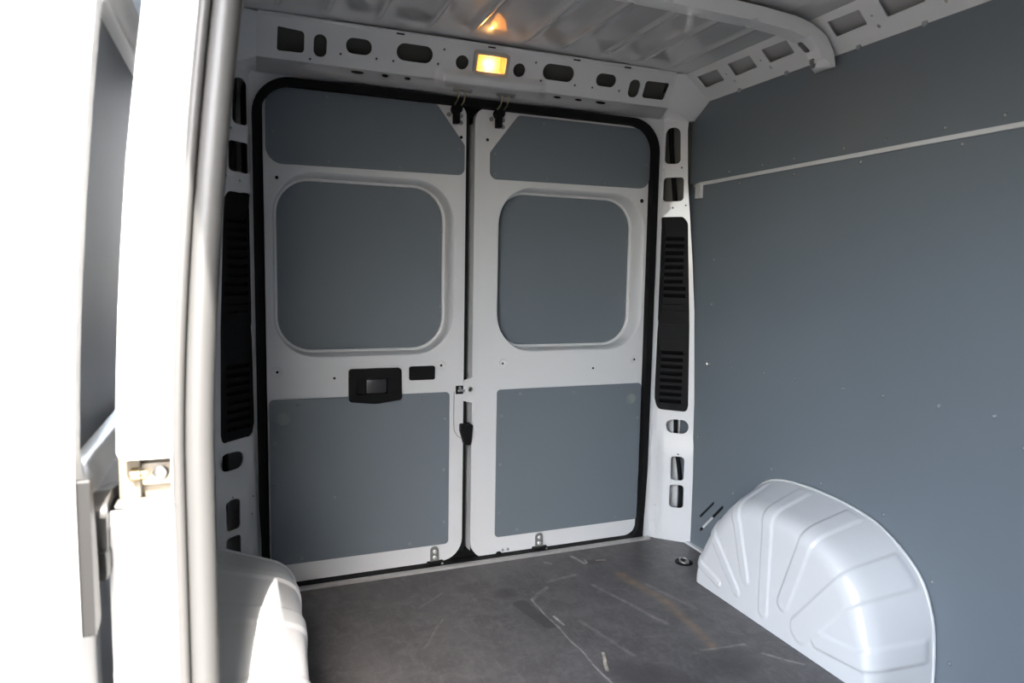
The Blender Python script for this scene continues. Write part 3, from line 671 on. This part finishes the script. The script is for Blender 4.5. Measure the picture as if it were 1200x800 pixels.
def segd(p, a, b):
    d = b-a; t = max(0, min(1, (p-a).dot(d)/d.length_squared)); return (p-(a+d*t)).length
def arch(s):
    rows = []; hs = []
    for j in range(NS+NR):
        row = []; hr = []
        for i in range(NT):
            W, F = PW[i], PF[i]
            if j < NS:
                t = j/(NS-1)
                if t < .5: sx, ck = .70*t/.5, .40*t/.5
                else:
                    b = (t-.5)/.5; sx = (1-b)**2*.70+2*b*(1-b)*1.0+b*b; ck = (1-b)**2*.40+2*b*(1-b)*.571+b*b
                x = .9388-.2053*sx; q = W.lerp(F, ck)
                h = 0
                for (k, P, en, w) in ribs:
                    dd = abs(i-k)*LF/(NT-1); m = (1-sm(dd, w-.0025, w+.0025))*sm(j/NS, .06, .12)
                    if k > NT*.9: m *= 1
                    h = max(h, m)
            else:
                r = (j-NS+1)/NR; B = Vector((-.452+(-.741)*i/(NT-1), -.01))
                q = F.lerp(B, r); x = .7335
                h = 0
                for (k, P, en, w) in ribs: h = max(h, 1-sm(segd(q, P, en), w-.0025, w+.0025))
            row.append(Vector((s*x, q.x, q.y))); hr.append(h)
        rows.append(row); hs.append(hr)
    bm = bmesh.new(); V = loft(bm, rows); bm.normal_update()
    cen = Vector((s*1.0, -.82, 0))
    mv = []
    for r, hr in zip(V, hs):
        for v, h in zip(r, hr):
            if h > .001:
                nn = v.normal if v.normal.dot(v.co-cen) > 0 else -v.normal; mv.append((v, nn*.0052*h))
    for v, d in mv: v.co += d
    bmesh.ops.remove_doubles(bm, verts=bm.verts, dist=1e-5)
    o = link('wheel_arch', bm, WHITE, smooth=75)
    tag(o, 'white ribbed steel wheel arch against the tall grey side wall' if s > 0 else 'white wheel arch beside the open sliding door, crossed by a sunlit streak', 'wheel arch', 'wheel arches on the cargo floor')
    bm = bmesh.new(); tube(bm, [(s*.934, p.x, p.y) for p in PW[::4]], .0045, 6); link('sealant_bead', bm, WHITE, o, 60)
    return o
arch(1); arch(-1)

# ------------------------------------------------------------------ tie-down ring in the floor
bm = bmesh.new(); disc(bm, (.795, -.285, 0), (0, 0, 1), [(.036, -.001), (.036, .003), (.030, .005), (.027, .0015), (0, .001)], 24)
ring = tag(link('tie_down_ring', bm, BLACK, smooth=40), 'black round lashing ring set in the floor beside the white wheel arch', 'tie-down')
bm = bmesh.new(); tube(bm, [(.795+.018*math.cos(R(a)), -.285+.018*math.sin(R(a)), .007+.004*math.sin(R(a))) for a in range(0, 361, 18)], .0035, 8, False); link('ring', bm, STEEL, ring, 60)
bm = bmesh.new(); box(bm, (.789, -.312, .001), (.801, -.296, .012), .002); link('ring_clamp', bm, GALV, ring)

# ------------------------------------------------------------------ sliding door, pushed open along the outside of the body
XD = -1.060
bm = bmesh.new()
def sl(u, v, d): return Vector((XD-d+lean(v), u, v))
so = rpoly([(-1.480, -.25, .03), (-.22, -.25, .03), (-.22, 1.72, .06), (-1.480, 1.72, .06)])
winh = cut_up(rrect(-1.445, .815, -.30, 1.565, .10), .06); lowh = cut_up(rrect(-1.360, -.10, -.30, .690, .05), .06)
gp = [(u, z*.08) for z in range(-2, 22) for u in (-1.46, -1.2, -.8, -.26)]
plate(bm, so, [winh, lowh], sl, .006, gp, seg=.06)
rows = [[sl(-1.480+.004*0, z, d) for d in (0,)]+[Vector((XD+lean(z)-.012, -1.492, z)), Vector((XD+lean(z)-.04, -1.494, z)), Vector((XD+lean(z)-.048, -1.488, z)), Vector((XD+lean(z)-.058, -1.488, z)), Vector((XD+lean(z)-.066, -1.496, z)), Vector((XD+lean(z)-.135, -1.496, z)), Vector((XD+lean(z)-.15, -1.45, z))] for z in [-.25+.1*i for i in range(20)]+[1.72]]
loft(bm, rows)
sk = [[Vector((XD+lean(z)-.148, y, z)) for z in [-.25+.1*i for i in range(20)]+[1.72]] for y in (-1.45, -.22)]
loft(bm, sk)
d3 = tag(link('door_3', bm, WHITE, smooth=40), 'white sliding side door standing open along the outside of the body', 'door', kind='structure')
for hole_, dep, nm in ((winh, .035, 'window_surround'), (lowh, .03, 'panel_surround')):
    bm = bmesh.new(); c = Vector((sum(p[0] for p in hole_)/len(hole_), sum(p[1] for p in hole_)/len(hole_)))
    def shr(p, k): v = Vector(p)-c; return c+Vector((v.x*(1-k/ .58), v.y*(1-k/.34)))
    if nm == 'window_surround':
        loft(bm, [[sl(*shr(p, k), d) for p in hole_] for k, d in ((0, 0), (.008, .006), (.03, .012), (.034, .018), (.040, dep), (.05, dep+.002))], True)
        prof_ = [tuple(shr(p, .038)) for p in hole_]
    else:
        loft(bm, [[sl(*shr(p, k), d) for p in hole_] for k, d in ((0, 0), (.006, .010), (.012, dep), (.03, dep+.002))], True)
        prof_ = [tuple(shr(p, .010)) for p in hole_]
    link(nm, bm, WHITE, d3, 60)
    bm = bmesh.new(); plate(bm, prof_, [], lambda u, v, d, dep=dep: sl(u, v, dep-.001+d), .006, [(u, z*.08) for z in range(-1, 20) for u in (-1.3, -.9, -.5)], seg=.06)
    link('lining_panel', bm, PANEL, d3, 40)
# inside handle: long bezel at the door's edge and a framed lever
bm = bmesh.new(); plate(bm, rpoly([(-1.476, .650, .004), (-1.436, .655, .006), (-1.442, .74), (-1.456, .852, .008), (-1.476, .872, .004)]), [], lambda u, v, d: sl(u, v, d-.016), .018); hz = link('handle_bezel', bm, HANDLEG, d3)
bm = bmesh.new(); plate(bm, rpoly([(-1.408, .735, .008), (-1.331, .715, .01), (-1.209, .698, .02), (-1.085, .705, .02), (-1.078, .745, .02), (-1.239, .795, .03), (-1.360, .818, .03), (-1.402, .805, .02)]), [rpoly([(-1.385, .748, .006), (-1.331, .732, .008), (-1.215, .714, .015), (-1.115, .716, .015), (-1.112, .740, .01), (-1.239, .779, .02), (-1.350, .800, .02), (-1.380, .792, .015)])], lambda u, v, d: sl(u, v, d-.022), .024)
link('lever_frame', bm, SEALW, hz)
bm = bmesh.new(); plate(bm, [(-1.383, .748), (-1.331, .734), (-1.215, .716), (-1.117, .718), (-1.114, .738), (-1.239, .777), (-1.350, .798), (-1.378, .790)], [], lambda u, v, d: sl(u, v, d-.012), .012); link('lever', bm, HANDLEG, hz)
bm = bmesh.new(); box(bm, (-1.066, -1.42, .700), (-1.036, -1.33, .745), .010); link('lock_lever', bm, HANDLEG, hz, 40)
